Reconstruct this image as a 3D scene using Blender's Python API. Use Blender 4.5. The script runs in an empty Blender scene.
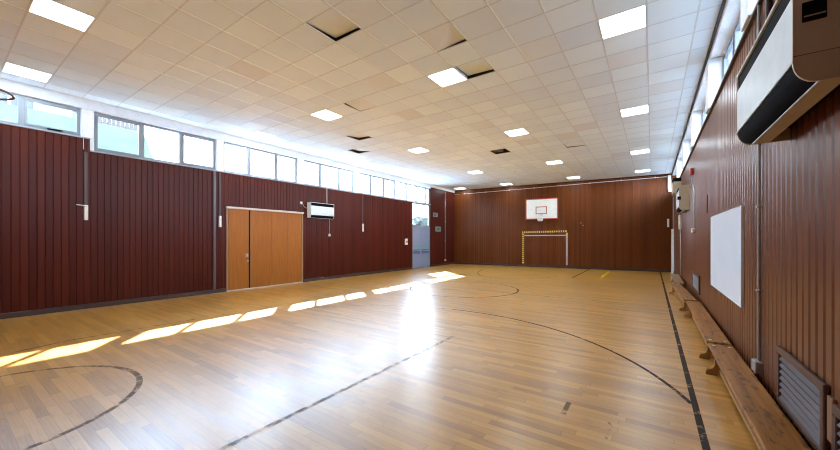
import bpy, bmesh, math, random
from mathutils import Vector, Matrix
random.seed(7)
sc = bpy.context.scene
COL = sc.collection
PI = math.pi

# ------------------------------------------------------------------ measures
XL, XR = -10.7, 0.86          # faces of the left and right walls
YN, YF = -0.29, 20.45         # near wall; far right corner
YFL = 19.55                   # far left corner (the end wall is slightly skew)
H = 4.805                     # ceiling
SILL, SILL_NEAR, SILL_R = 3.62, 3.90, 3.82
HEAD = 4.58
TX0, TXP = -0.06, 0.60        # ceiling grid lines in x
TY0, TYP = 0.19, 0.5965       # and in y
END_ANG = math.atan2(YF - YFL, XR - XL)
END_LEN = math.hypot(XR - XL, YF - YFL)
END = Matrix.Translation((XL, YFL, 0)) @ Matrix.Rotation(END_ANG, 4, 'Z')

# ------------------------------------------------------------------ materials
def new_mat(name):
    m = bpy.data.materials.new(name); m.use_nodes = True
    nt = m.node_tree; nt.nodes.clear()
    out = nt.nodes.new('ShaderNodeOutputMaterial')
    b = nt.nodes.new('ShaderNodeBsdfPrincipled')
    nt.links.new(b.outputs[0], out.inputs[0])
    return m, nt, b, out

class N:
    """tiny node helper"""
    def __init__(s, nt): s.nt = nt
    def node(s, t, **kw):
        n = s.nt.nodes.new(t)
        for k, v in kw.items(): setattr(n, k, v)
        return n
    def put(s, sock, v):
        if hasattr(v, 'is_output'): s.nt.links.new(v, sock)
        elif v is not None:
            try: sock.default_value = v
            except Exception: sock.default_value = (*v, 1)
    def math(s, op, a, b=None, c=None, clamp=False):
        n = s.node('ShaderNodeMath', operation=op, use_clamp=clamp)
        for i, v in enumerate((a, b, c)):
            if v is not None: s.put(n.inputs[i], v)
        return n.outputs[0]
    def xyz(s):
        tc = s.node('ShaderNodeTexCoord'); sp = s.node('ShaderNodeSeparateXYZ')
        s.nt.links.new(tc.outputs['Object'], sp.inputs[0])
        return sp.outputs[0], sp.outputs[1], sp.outputs[2]
    def vec(s, x, y, z):
        n = s.node('ShaderNodeCombineXYZ')
        for i, v in enumerate((x, y, z)): s.put(n.inputs[i], v)
        return n.outputs[0]
    def noise(s, v, scale, detail=3, rough=.55):
        n = s.node('ShaderNodeTexNoise')
        if v is not None: s.put(n.inputs['Vector'], v)
        n.inputs['Scale'].default_value = scale; n.inputs['Detail'].default_value = detail
        n.inputs['Roughness'].default_value = rough
        return n.outputs[0]
    def white(s, v):
        n = s.node('ShaderNodeTexWhiteNoise', noise_dimensions='3D'); s.put(n.inputs['Vector'], v)
        return n.outputs['Value']
    def ramp(s, f, stops):
        n = s.node('ShaderNodeValToRGB'); cr = n.color_ramp
        while len(cr.elements) < len(stops): cr.elements.new(.5)
        for e, (p, c) in zip(cr.elements, stops): e.position = p; e.color = (*c, 1)
        s.put(n.inputs[0], f); return n.outputs[0]
    def mix(s, f, a, b, mode='MIX'):
        n = s.node('ShaderNodeMix', data_type='RGBA', blend_type=mode)
        s.put(n.inputs[0], f)
        for sock, v in ((n.inputs[6], a), (n.inputs[7], b)):
            if hasattr(v, 'is_output'): s.nt.links.new(v, sock)
            else: sock.default_value = (*v, 1)
        return n.outputs[2]
    def mrange(s, v, a, b, c, d):
        n = s.node('ShaderNodeMapRange'); s.put(n.inputs[0], v)
        for i, q in enumerate((a, b, c, d)): n.inputs[i + 1].default_value = q
        return n.outputs[0]
    def bump(s, h, strength=.2, dist=.01):
        n = s.node('ShaderNodeBump'); n.inputs['Strength'].default_value = strength
        n.inputs['Distance'].default_value = dist; s.put(n.inputs['Height'], h)
        return n.outputs[0]

def plain(name, col, rough=.5, metal=0, var=.06, scale=9, spec=.5):
    m, nt, b, out = new_mat(name); n = N(nt)
    tc = n.node('ShaderNodeTexCoord')
    f = n.noise(tc.outputs['Object'], scale, 4)
    lo = tuple(c * (1 - var) for c in col); hi = tuple(min(1, c * (1 + var)) for c in col)
    n.put(b.inputs['Base Color'], n.ramp(f, [(.3, lo), (.7, hi)]))
    b.inputs['Roughness'].default_value = rough; b.inputs['Metallic'].default_value = metal
    b.inputs['Specular IOR Level'].default_value = spec
    return m

def boards(name, axis, pitch, dark, light, rough=.34, spec=.22):
    """varnished vertical boarding: each board its own tone, grain running up"""
    m, nt, b, out = new_mat(name); n = N(nt)
    x, y, z = n.xyz(); u = x if axis == 'x' else y
    idx = n.math('FLOOR', n.math('DIVIDE', u, pitch))
    r = n.white(n.vec(idx, 3.7, 1.1))
    grain = n.noise(n.vec(n.math('MULTIPLY', u, 26.0), n.math('MULTIPLY', r, 40.0), n.math('MULTIPLY', z, 1.4)), 1.6, 5, .62)
    big = n.noise(n.vec(n.math('MULTIPLY', u, .55), 0.0, n.math('MULTIPLY', z, .5)), 1.0, 2)
    f = n.math('ADD', n.math('MULTIPLY', r, .30), n.math('ADD', n.math('MULTIPLY', grain, .52), n.math('MULTIPLY', big, .36)))
    mid = tuple((a + c) / 2 for a, c in zip(dark, light))
    c = n.ramp(f, [(.22, dark), (.58, mid), (.98, light)])
    n.put(b.inputs['Base Color'], c)
    n.put(b.inputs['Roughness'], n.mrange(grain, .3, .7, rough, rough + .06)); b.inputs['Specular IOR Level'].default_value = spec
    n.put(b.inputs['Normal'], n.bump(grain, .02, .002))
    return m

def wood(name, dark, light, along='y', rough=.4, wear=None, scale=1.0):
    m, nt, b, out = new_mat(name); n = N(nt)
    x, y, z = n.xyz()
    k = {'x': (1.2, 22, 22), 'y': (22, 1.2, 22), 'z': (22, 22, 1.2)}[along]
    v = n.vec(n.math('MULTIPLY', x, k[0] * scale), n.math('MULTIPLY', y, k[1] * scale), n.math('MULTIPLY', z, k[2] * scale))
    g = n.noise(v, 1.3, 5, .6)
    c = n.ramp(g, [(.28, dark), (.72, light)])
    if wear:
        w = n.noise(n.vec(n.math('MULTIPLY', x, 3.0), n.math('MULTIPLY', y, 1.0), z), 5.5, 6, .68)
        c = n.mix(n.mrange(w, .54, .60, 0, .85), c, wear)
    n.put(b.inputs['Base Color'], c); b.inputs['Roughness'].default_value = rough; b.inputs['Specular IOR Level'].default_value = .22
    n.put(b.inputs['Normal'], n.bump(g, .06, .003))
    return m

def floor_mat():
    m, nt, b, out = new_mat('strip_floor'); n = N(nt)
    x, y, z = n.xyz()
    W = .078
    yy = n.math('DIVIDE', y, W); row = n.math('FLOOR', yy)
    off = n.math('MULTIPLY', n.white(n.vec(row, 1.3, 0.0)), 9.0)
    lenr = n.math('ADD', n.math('MULTIPLY', n.white(n.vec(row, 7.3, 2.0)), .55), .75)
    xx = n.math('DIVIDE', n.math('ADD', x, off), lenr); colm = n.math('FLOOR', xx)
    r = n.white(n.vec(row, colm, 5.0)); r2 = n.white(n.vec(row, colm, 11.0))
    g = n.noise(n.vec(n.math('ADD', n.math('MULTIPLY', x, 1.6), n.math('MULTIPLY', r, 50.0)), n.math('MULTIPLY', y, 42.0), 0.0), 1.5, 5, .6)
    big = n.noise(n.vec(n.math('MULTIPLY', x, .35), n.math('MULTIPLY', y, .6), 0.0), 1.0, 3)
    f = n.math('ADD', n.math('MULTIPLY', r, .34), n.math('ADD', n.math('MULTIPLY', g, .46), n.math('MULTIPLY', big, .40)))
    c = n.ramp(f, [(.27, FLOOR_D), (.56, FLOOR_M), (.92, FLOOR_L)])
    # grubby scuffs
    s = n.noise(n.vec(n.math('MULTIPLY', x, 1.3), n.math('MULTIPLY', y, 2.6), 0.0), 2.2, 7, .72)
    c = n.mix(n.mrange(s, .56, .72, 0, .30), c, (.12, .07, .035))
    # joints
    fy = n.math('FRACT', yy); fx = n.math('FRACT', xx)
    jy = n.math('MINIMUM', fy, n.math('SUBTRACT', 1.0, fy)); jx = n.math('MINIMUM', fx, n.math('SUBTRACT', 1.0, fx))
    j = n.math('MAXIMUM', n.math('LESS_THAN', jy, .016), n.math('LESS_THAN', jx, .0018))
    c = n.mix(n.math('MULTIPLY', j, .55), c, (.05, .025, .012))
    n.put(b.inputs['Base Color'], c)
    n.put(b.inputs['Roughness'], n.mrange(n.math('ADD', n.math('MULTIPLY', s, .6), n.math('MULTIPLY', r2, .4)), .2, .8, .34, .50))
    b.inputs['Specular IOR Level'].default_value = .12; b.inputs['Coat Weight'].default_value = 1.0; b.inputs['Coat Roughness'].default_value = .285; b.inputs['Coat IOR'].default_value = 1.55
    h = n.math('ADD', n.math('MULTIPLY', r2, .5), n.math('MULTIPLY', g, .25))
    n.put(b.inputs['Normal'], n.bump(n.math('SUBTRACT', h, j), .06, .002))
    return m

def worn_paint(name, col, keep, alpha, rough=.6, scale=7):
    """painted court line rubbed through to the boards"""
    m, nt, b, out = new_mat(name); n = N(nt)
    x, y, z = n.xyz()
    b.inputs['Base Color'].default_value = (*col, 1); b.inputs['Roughness'].default_value = rough; b.inputs['Specular IOR Level'].default_value = .22
    w = n.noise(n.vec(x, y, 0.0), scale, 6, .7)
    t = n.node('ShaderNodeBsdfTransparent'); mx = n.node('ShaderNodeMixShader')
    n.put(mx.inputs[0], n.mrange(w, .62 - keep * .35, .72 - keep * .35, .0, alpha))
    nt.links.new(t.outputs[0], mx.inputs[1]); nt.links.new(b.outputs[0], mx.inputs[2])
    # mrange above gives 0 where rubbed away
    nt.links.new(mx.outputs[0], out.inputs[0])
    return m

def tile_mat(name, base, var=.05):
    m, nt, b, out = new_mat(name); n = N(nt)
    x, y, z = n.xyz()
    ix = n.math('FLOOR', n.math('DIVIDE', n.math('SUBTRACT', x, TX0), TXP))
    iy = n.math('FLOOR', n.math('DIVIDE', n.math('SUBTRACT', y, TY0), TYP))
    r = n.white(n.vec(ix, iy, 2.0))
    f = n.noise(n.vec(x, y, 0.0), 1.1, 4)
    sp = n.noise(n.vec(x, y, 0.0), 55, 2)
    k = n.math('ADD', n.math('MULTIPLY', r, .5), n.math('MULTIPLY', f, .5))
    lo = tuple(c * (1 - var) for c in base); hi = tuple(min(.9, c * (1 + var)) for c in base)
    n.put(b.inputs['Base Color'], n.ramp(k, [(.25, lo), (.75, hi)]))
    b.inputs['Roughness'].default_value = .85; b.inputs['Specular IOR Level'].default_value = .25
    n.put(b.inputs['Normal'], n.bump(sp, .08, .003))
    return m

def emit(name, col, strength):
    m = bpy.data.materials.new(name); m.use_nodes = True; nt = m.node_tree; nt.nodes.clear()
    out = nt.nodes.new('ShaderNodeOutputMaterial'); e = nt.nodes.new('ShaderNodeEmission')
    e.inputs[0].default_value = (*col, 1); e.inputs[1].default_value = strength
    nt.links.new(e.outputs[0], out.inputs[0]); return m

def glass_mat():
    m = bpy.data.materials.new('window_glass'); m.use_nodes = True; nt = m.node_tree; nt.nodes.clear(); n = N(nt)
    out = n.node('ShaderNodeOutputMaterial'); t = n.node('ShaderNodeBsdfTransparent'); g = n.node('ShaderNodeBsdfGlossy')
    t.inputs[0].default_value = (.93, .96, .96, 1); g.inputs['Roughness'].default_value = .02
    ge = n.node('ShaderNodeNewGeometry'); dt = n.node('ShaderNodeVectorMath', operation='DOT_PRODUCT')
    nt.links.new(ge.outputs['Incoming'], dt.inputs[0]); nt.links.new(ge.outputs['Normal'], dt.inputs[1])
    k = n.math('POWER', n.math('SUBTRACT', 1.0, n.math('ABSOLUTE', dt.outputs['Value'])), 5.0)
    mx = n.node('ShaderNodeMixShader')
    n.put(mx.inputs[0], n.math('MULTIPLY_ADD', k, .80, .03)); nt.links.new(t.outputs[0], mx.inputs[1]); nt.links.new(g.outputs[0], mx.inputs[2])
    nt.links.new(mx.outputs[0], out.inputs[0]); return m

FLOOR_D, FLOOR_M, FLOOR_L = (.27, .108, .014), (.53, .245, .038), (.74, .385, .078)
BP = .118
M = {
 'wall_left': boards('mahogany_boarding_left_shaded', 'y', BP, (.040, .0046, .0018), (.100, .0150, .0058), .34, .14),  # same boarding as the right wall, its shade put into a darker colour
 'wall_right': boards('mahogany_boarding_right_lit', 'y', BP, (.074, .0195, .0062), (.182, .056, .0165), .28, .28),  # same boarding, window light put into a lighter colour
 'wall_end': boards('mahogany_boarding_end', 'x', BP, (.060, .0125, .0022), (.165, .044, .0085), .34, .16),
 'base': plain('dark_baseboard', (.045, .018, .012), .4),
 'cap': plain('dark_cap', (.05, .03, .022), .45),
 'floor': floor_mat(),
 'tile': tile_mat('ceiling_tile', (.735, .825, .895)),
 'tile_beige': tile_mat('ceiling_tile_beige', (.72, .765, .785)),
 'tile_white': tile_mat('ceiling_tile_white', (.80, .88, .94), .02),
 'tbar': plain('ceiling_grid', (.60, .635, .65), .5),
 'white': plain('white_paint', (.80, .81, .81), .45),
 'sill': plain('grey_sill', (.30, .31, .33), .6),
 'pelmet': plain('pelmet_paint', (.70, .75, .79), .6),
 'offwhite': plain('off_white_enamel', (.72, .72, .68), .4),
 'cream': plain('cream_enamel', (.50, .43, .31), .45),
 'heater_white': plain('heater_white', (.66, .72, .755), .35),
 'black': plain('black_grille', (.005, .005, .006), .8, 0, .3, 14, .05),
 'blacktrim': plain('black_trim', (.02, .02, .022), .5),
 'alu': plain('grey_window_frame', (.22, .25, .285), .5),
 'steel': plain('steel', (.5, .5, .5), .35, .8),
 'conduit': plain('grey_conduit', (.34, .32, .31), .5),
 'paleconduit': plain('pale_conduit', (.62, .58, .54), .5),
 'strip': plain('grey_brown_strip', (.10, .068, .075), .3),
 'brownpipe': plain('brown_conduit', (.07, .035, .025), .45),
 'storedoor': wood('orange_door_veneer', (.29, .085, .008), (.40, .135, .014), 'z', .45),
 'doortrim': plain('pale_door_trim', (.60, .50, .42), .5),
 'edge': plain('dull_edge_strip', (.30, .19, .11), .5),
 'bluedoor': plain('blue_grey_door', (.22, .25, .34), .45),
 'darkblue': plain('door_band', (.10, .13, .20), .4),
 'green': plain('sign_green', (.10, .32, .20), .5),
 'signgrey': plain('sign_grey', (.17, .20, .185), .5),
 'signdark': plain('sign_dark', (.06, .07, .07), .5),
 'red': plain('alarm_red', (.36, .02, .015), .4),
 'orange': plain('backboard_red', (.48, .065, .022), .5),
 'board': plain('backboard_white', (.76, .76, .70), .4),
 'net': plain('net_white', (.8, .8, .78), .8),
 'rim': plain('rim_brown', (.10, .035, .02), .4),
 'yellow': plain('tape_yellow', (.72, .47, .05), .5),
 'tapeblack': plain('tape_black', (.02, .018, .015), .5),
 'oldtape': plain('worn_white_tape', (.45, .36, .33), .6, 0, .3, 30),
 'whiteboard': plain('whiteboard_face', (.70, .74, .80), .28, 0, .03, 3),
 'louvre': plain('louvre_paint', (.062, .038, .036), .42, 0, .12),
 'louvrepale': plain('pale_louvre_paint', (.19, .17, .17), .45),
 'louvreframe': wood('louvre_frame', (.065, .027, .018), (.115, .05, .032), 'y', .4),
 'dark': plain('dark_void', (.012, .011, .010), .9),
 'bench': wood('bench_wood', (.21, .074, .011), (.43, .175, .034), 'y', .36, (.11, .036, .010)),
 'benchold': wood('dull_bench_wood', (.23, .12, .055), (.36, .21, .105), 'y', .42, (.15, .07, .03)),
 'benchleg': wood('bench_leg_wood', (.24, .115, .038), (.42, .22, .085), 'x', .45),
 'stud': plain('bench_screw', (.72, .62, .45), .35, .3),
 'patchwood': wood('pale_wood_panel', (.20, .10, .05), (.29, .15, .075), 'z', .45),
 'glass': glass_mat(),
 'panel': emit('light_panel', (.74, .90, 1.0), 12.5),
 'line_black': worn_paint('black_court_line', (.030, .018, .014), .80, 0.85),
 'line_dark': worn_paint('worn_black_court_line', (.035, .028, .026), .62, 0.55),
 'line_faint': worn_paint('faint_court_line', (.05, .035, .025), .42, 0.45),
 'line_red': worn_paint('worn_red_court_line', (.11, .05, .035), .6, .75),
 'line_white': worn_paint('worn_white_court_line', (.72, .66, .58), .55, .85),
 'line_blue': worn_paint('worn_blue_court_line', (.10, .13, .16), .5, 0.5),
 'line_yellow': worn_paint('yellow_court_mark', (.90, .66, .0), 1.6, 1.0),
 'grass': plain('grass', (.026, .033, .0105), .9, 0, .3, 1.2),
 'leaves': plain('tree_leaves', (.020, .022, .013), .9, 0, .4, 2),
 'fence': plain('fence_timber', (.034, .026, .020), .8, 0, .2),
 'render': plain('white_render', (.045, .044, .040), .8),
 'houseframe': plain('house_frame', (.30, .30, .30), .5),
 'houseglass': plain('house_glass', (.05, .06, .07), .3),
 'ground': plain('pale_bounce_ground', (.36, .42, .49), .9),  # unseen ground, made pale and bluish to bounce daylight onto the ceiling
 'dim_bounce_ground': plain('dim_bounce_ground', (.12, .12, .12), .9),  # unseen ground, toned dark to limit bounce on the right of the ceiling
 'roof': plain('roof_felt', (.09, .085, .08), .9),
}

# ------------------------------------------------------------------ mesh helpers
class MB:
    def __init__(s): s.bm = bmesh.new(); s.mi = 0
    def box(s, a, b, bev=0, seg=1):
        x0, x1 = sorted((a[0], b[0])); y0, y1 = sorted((a[1], b[1])); z0, z1 = sorted((a[2], b[2]))
        v = [s.bm.verts.new(p) for p in ((x0,y0,z0),(x1,y0,z0),(x1,y1,z0),(x0,y1,z0),(x0,y0,z1),(x1,y0,z1),(x1,y1,z1),(x0,y1,z1))]
        fs = [s.bm.faces.new([v[i] for i in q]) for q in ((3,2,1,0),(4,5,6,7),(0,1,5,4),(1,2,6,5),(2,3,7,6),(3,0,4,7))]
        for f in fs: f.material_index = s.mi
        if bev:
            es = list({e for f in fs for e in f.edges})
            r = bmesh.ops.bevel(s.bm, geom=es, offset=bev, segments=seg, affect='EDGES', profile=.5)
            for f in r['faces']: f.material_index = s.mi
        return s
    def quad(s, *pts):
        f = s.bm.faces.new([s.bm.verts.new(p) for p in pts]); f.material_index = s.mi; return s
    def tube(s, pts, r, n=10, closed=False):
        pts = [Vector(p) for p in pts]; rings = []; m = len(pts); up = None
        for i, p in enumerate(pts):
            a = pts[(i - 1) % m] if (closed or i > 0) else p
            c = pts[(i + 1) % m] if (closed or i < m - 1) else p
            t = (c - a).normalized()
            if up is None:
                up = Vector((0, 0, 1)) if abs(t.z) < .9 else Vector((1, 0, 0))
            side = t.cross(up).normalized(); up = side.cross(t).normalized()
            rings.append([s.bm.verts.new(p + r * (math.cos(q) * side + math.sin(q) * up)) for q in (2 * PI * k / n for k in range(n))])
        for i in range(m if closed else m - 1):
            A, B = rings[i], rings[(i + 1) % m]
            for k in range(n):
                f = s.bm.faces.new((A[k], A[(k + 1) % n], B[(k + 1) % n], B[k])); f.material_index = s.mi; f.smooth = True
        if not closed:
            for R in (rings[0], rings[-1]):
                f = s.bm.faces.new(R); f.material_index = s.mi
        return s
    def prism(s, prof, axis, a, b, smooth=False):
        """closed 2-D profile swept along an axis: 'x' takes (y,z), 'y' takes (x,z), 'z' takes (x,y)"""
        def P(u, v, w): return {'x': (w, u, v), 'y': (u, w, v), 'z': (u, v, w)}[axis]
        A = [s.bm.verts.new(P(u, v, a)) for u, v in prof]; B = [s.bm.verts.new(P(u, v, b)) for u, v in prof]
        n = len(prof)
        for k in range(n):
            f = s.bm.faces.new((A[k], A[(k + 1) % n], B[(k + 1) % n], B[k])); f.material_index = s.mi; f.smooth = smooth
        for R in (A, B[::-1]):
            f = s.bm.faces.new(R); f.material_index = s.mi
        return s
    def dome(s, c, r, h, n=10):
        c = Vector(c); prev = None
        for i in range(4):
            a = i / 4 * PI / 2
            ring = [s.bm.verts.new(c + Vector((r * math.cos(a) * math.cos(q), r * math.cos(a) * math.sin(q), h * math.sin(a)))) for q in (2 * PI * k / n for k in range(n))]
            if prev:
                for k in range(n):
                    f = s.bm.faces.new((prev[k], prev[(k + 1) % n], ring[(k + 1) % n], ring[k])); f.smooth = True; f.material_index = s.mi
            prev = ring
        t = s.bm.verts.new(c + Vector((0, 0, h)))
        for k in range(n):
            f = s.bm.faces.new((prev[k], prev[(k + 1) % n], t)); f.smooth = True; f.material_index = s.mi
        return s
    def build(s, name, mats, parent=None, xf=None, origin=None):
        bmesh.ops.recalc_face_normals(s.bm, faces=s.bm.faces)
        me = bpy.data.meshes.new(name)
        if origin is not None: bmesh.ops.translate(s.bm, verts=s.bm.verts, vec=-Vector(origin))
        s.bm.to_mesh(me); s.bm.free()
        for m in (mats if isinstance(mats, (list, tuple)) else [mats]): me.materials.append(M[m] if isinstance(m, str) else m)
        o = bpy.data.objects.new(name, me); COL.objects.link(o)
        if origin is not None: o.location = origin
        if parent is not None:
            o.parent = parent
            if origin is None: o.matrix_parent_inverse = Matrix.Translation(-Vector(parent.location))
        elif xf is not None: o.matrix_world = xf
        return o

def tag(o, label, cat, group=None):
    o['label'] = label; o['category'] = cat
    if group: o['group'] = group
    return o
def struct(o):
    o['kind'] = 'structure'; return o
def empty(name, loc, label=None, cat=None, group=None):
    o = bpy.data.objects.new(name, None); COL.objects.link(o); o.location = loc; o.empty_display_size = .1
    if label: tag(o, label, cat, group)
    return o
def end_empty(name, u, z, label, cat, group=None):
    """an Empty on the skew end wall; its children are built in wall coordinates (u along, -y into the hall)"""
    o = empty(name, END @ Vector((u, 0, z)), label, cat, group); o.rotation_euler = (0, 0, END_ANG); return o
def sub(mb, name, mat, parent):
    """child whose vertices are already in the parent's local frame"""
    bmesh.ops.recalc_face_normals(mb.bm, faces=mb.bm.faces)
    me = bpy.data.meshes.new(name); mb.bm.to_mesh(me); mb.bm.free()
    for m in (mat if isinstance(mat, (list, tuple)) else [mat]): me.materials.append(M[m])
    o = bpy.data.objects.new(name, me); COL.objects.link(o); o.parent = parent; return o
def copy_tree(o, parent=None):
    c = o.copy(); COL.objects.link(c)
    if parent is not None: c.parent = parent
    for ch in [k for k in bpy.data.objects if k.parent == o]: copy_tree(ch, c)
    return c

# ------------------------------------------------------------------ floor and its painted lines
mb = MB(); mb.quad((XL - .3, YN - .2, 0), (XR + .3, YN - .2, 0), (XR + .3, YF + .3, 0), (XL - .3, YF + .3, 0))
floor = struct(mb.build('floor', 'floor'))

def strip(pts, w, mat, zo=.0012):
    """a painted line of width w through floor points"""
    m = MB(); pts = [Vector((p[0], p[1], zo)) for p in pts]; prev = None
    for i, p in enumerate(pts):
        t = (pts[min(i + 1, len(pts) - 1)] - pts[max(i - 1, 0)]).normalized(); s = Vector((-t.y, t.x, 0)) * w / 2
        cur = (m.bm.verts.new(p + s), m.bm.verts.new(p - s))
        if prev: m.bm.faces.new((prev[0], prev[1], cur[1], cur[0]))
        prev = cur
    return struct(m.build('court_line', mat, floor))
def arc(cx, cy, r, a0, a1, n=48):
    return [(cx + r * math.cos(a0 + (a1 - a0) * i / n), cy + r * math.sin(a0 + (a1 - a0) * i / n)) for i in range(n + 1)]
R = math.radians
strip([(.34, YN), (.34, YF - .1)], .052, 'line_black')
strip(arc(-3.33, 2.91, 3.853, R(19), R(96)), .043, 'line_black')
strip(arc(-3.33, 2.91, 3.853, R(96), R(150)), .050, 'line_faint', .0014)
strip(arc(-5.07, .20, 1.19, R(-20), R(200)), .055, 'line_dark')
strip(arc(-5.06, 9.85, 1.72, 0, 2 * PI, 80), .045, 'line_red')
strip(arc(-5.06, 9.85, 1.72, R(-40), R(35), 30), .05, 'line_dark', .0014)
strip([(-4.6, 9.78), (.34, 9.78)], .045, 'line_faint')
strip([(-5.5, 9.25), (-5.0, 9.42)], .06, 'line_dark')
far_pts = [(-7.66, 19.2), (-7.6, 17.9), (-7.45, 16.6), (-6.9, 14.9), (-6.3, 13.85), (-5.7, 13.35), (-4.9, 13.2), (-4.2, 13.75), (-3.65, 14.6), (-3.36, 15.5)]
strip(far_pts, .05, 'line_dark')
strip([(-2.68, YN), (-2.68, 4.9)], .055, 'line_blue')
strip([(-2.73, 15.2), (-2.75, 20.1)], .055, 'line_black')
strip([(-1.75, 16.1), (-1.75, 19.3)], .075, 'line_yellow', .002)
for k in range(11):
    strip([(-5.47, 10.3 + .66 * k), (-5.47, 10.62 + .66 * k)], .05, 'line_white')
strip([(-7.27, YN), (-7.40, .7), (-7.55, 1.25), (-7.50, 3.0)], .04, 'line_dark')
strip([(-.665, 3.26), (-.665, 3.53)], .045, 'line_dark')
strip([(-.30, 3.05), (-.30, 3.17), (-.27, 3.26), (-.31, 3.34)], .022, 'line_faint')
strip([(-.02, 2.6), (-.03, 3.05)], .02, 'line_faint')

# ------------------------------------------------------------------ boarded walls
def profile(u0, u1, cuts=()):
    """points across one run of boards: (u, depth) with a V groove at each joint"""
    k = math.ceil(u0 / BP - 1e-6); js = []
    while k * BP < u1: js.append(k * BP); k += 1
    return js
def boarding(name, spans, plane, mat, groove=.012, gw=.013):
    """spans: (u0,u1,z0,z1); plane(u,d,z) -> point, d = depth behind the face"""
    m = MB()
    for u0, u1, z0, z1 in spans:
        pts = [(u0, 0)]
        for j in profile(u0, u1):
            if j - gw > u0 and j + gw < u1: pts += [(j - gw, 0), (j - gw * .2, groove), (j + gw * .2, groove), (j + gw, 0)]
        pts.append((u1, 0))
        lo = [m.bm.verts.new(plane(u, d, z0)) for u, d in pts]; hi = [m.bm.verts.new(plane(u, d, z1)) for u, d in pts]
        for i in range(len(pts) - 1): m.bm.faces.new((lo[i], lo[i + 1], hi[i + 1], hi[i]))
    return struct(m.build(name, mat))
DOOR = (5.16, 7.87, 2.56)       # store doors
EXIT = (14.86, 16.62, 2.30, 3.58)
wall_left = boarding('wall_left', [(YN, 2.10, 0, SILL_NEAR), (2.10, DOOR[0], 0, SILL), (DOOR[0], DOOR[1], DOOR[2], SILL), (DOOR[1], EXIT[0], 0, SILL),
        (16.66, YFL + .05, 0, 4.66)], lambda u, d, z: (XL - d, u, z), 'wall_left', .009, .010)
L1, L2, L3 = (2.98, 3.89, .27, .73), (1.90, 2.87, .27, .665), (9.4, 10.9, .39, .80)   # louvre openings
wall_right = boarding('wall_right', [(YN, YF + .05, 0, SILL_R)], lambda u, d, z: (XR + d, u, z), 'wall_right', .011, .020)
def endpt(u, d, z): return END @ Vector((u, d, z))
m = MB(); pts = [(0, 0)]
for j in profile(0, END_LEN):
    if .02 < j < END_LEN - .02: pts += [(j - .013, 0), (j - .0045, .012), (j + .0045, .012), (j + .013, 0)]
pts.append((END_LEN + .25, 0))
lo = [m.bm.verts.new((u, d, 0)) for u, d in pts]; hi = [m.bm.verts.new((u, d, H + .02)) for u, d in pts]
for i in range(len(pts) - 1): m.bm.faces.new((lo[i], lo[i + 1], hi[i + 1], hi[i]))
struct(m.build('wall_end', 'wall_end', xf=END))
mb = MB(); mb.box((XL - .2, YN - .15, 0), (XR + .3, YN, H + .3)); struct(mb.build('wall_near', 'wall_end'))

for nm, a, b in (('baseboard_left', (XL, YN, 0), (XL + .025, DOOR[0] - .04, .11)), ('baseboard_left_middle', (XL, DOOR[1] + .04, 0), (XL + .025, EXIT[0] - .03, .11)),
                 ('baseboard_left_far', (XL, EXIT[1] + .05, 0), (XL + .025, YFL, .11)), ('baseboard_right', (XR - .025, YN, 0), (XR, YF, .11))):
    mb = MB(); mb.box(a, b, .006); struct(mb.build(nm, 'base'))
mb = MB(); mb.box((0, -.025, 0), (END_LEN, 0, .11), .006); struct(mb.build('baseboard_end', 'base', xf=END))

# tops of the boarding, pelmets, window heads
n_trim = [0]
def trim(a, b, mat, bev=.004):
    n_trim[0] += 1; mb = MB(); mb.box(a, b, bev); return struct(mb.build('trim_%d' % n_trim[0], mat))
trim((XL - .18, YN, SILL_NEAR), (XL + .02, 2.12, SILL_NEAR + .03), 'sill')
trim((XL - .18, 2.12, SILL), (XL + .02, 16.66, SILL + .03), 'sill')
trim((XL - .2, YN, HEAD), (XL + .012, 16.66, H + .02), 'pelmet')              # pelmet over the left windows
trim((XL - .2, 16.66, 4.66), (XL + .03, YFL + .1, H + .02), 'offwhite')
trim((XL - .2, YN, SILL), (XL - .02, 2.12, SILL_NEAR), 'base')
trim((XR - .035, YN, SILL_R), (XR + .22, YF, SILL_R + .035), 'cap')           # capping on the right wall
trim((XR - .035, YN, 4.70), (XR + .35, YF, H + .03), 'white')                 # soffit over the right windows
trim((XR - .075, YN, H - .03), (XR - .04, YF, H + .01), 'blacktrim')          # black shadow strip at the ceiling edge
trim((XL - .16, 16.62, 0), (XL, 16.68, 4.66), 'base')
trim((XL - .06, 2.085, SILL), (XL + .004, 2.115, SILL_NEAR), 'base')

PIL = [2.07, 4.98, 7.80, 10.66, 13.58]       # white posts between the left window groups
GROUPS = [(YN + .02, 1.97), (2.19, 4.86), (5.08, 7.66), (7.95, 10.51), (10.81, 13.38), (13.77, 16.62)]
for p, (a, b) in zip(PIL, [(1.98, 2.18), (4.87, 5.07), (7.67, 7.94), (10.52, 10.80), (13.39, 13.76)]):
    trim((XL - .115, a, SILL + .03), (XL - .005, b, HEAD), 'white')
RG = [(YN + .02, 1.85), (2.12, 4.72), (5.02, 7.65), (7.95, 10.52), (10.82, 13.42), (13.72, 16.35), (16.65, 20.3)]
for i in range(len(RG) - 1):
    trim((XR - .06, RG[i][1] - .02, SILL_R + .035), (XR + .20, RG[i + 1][0] + .02, 4.70), 'white')

# ------------------------------------------------------------------ ceiling: grid, tiles, openings
def cx(i): return TX0 + TXP * i          # i <= 0 runs left
def cy(j): return TY0 + TYP * j
LIGHT_I = [-17, -12, -6, -1]             # cell columns (left edge index) holding light panels
LIGHT_J = [1, 9, 16, 24, 31]
lights = [(i, j) for j in LIGHT_J for i in LIGHT_I]
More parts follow.
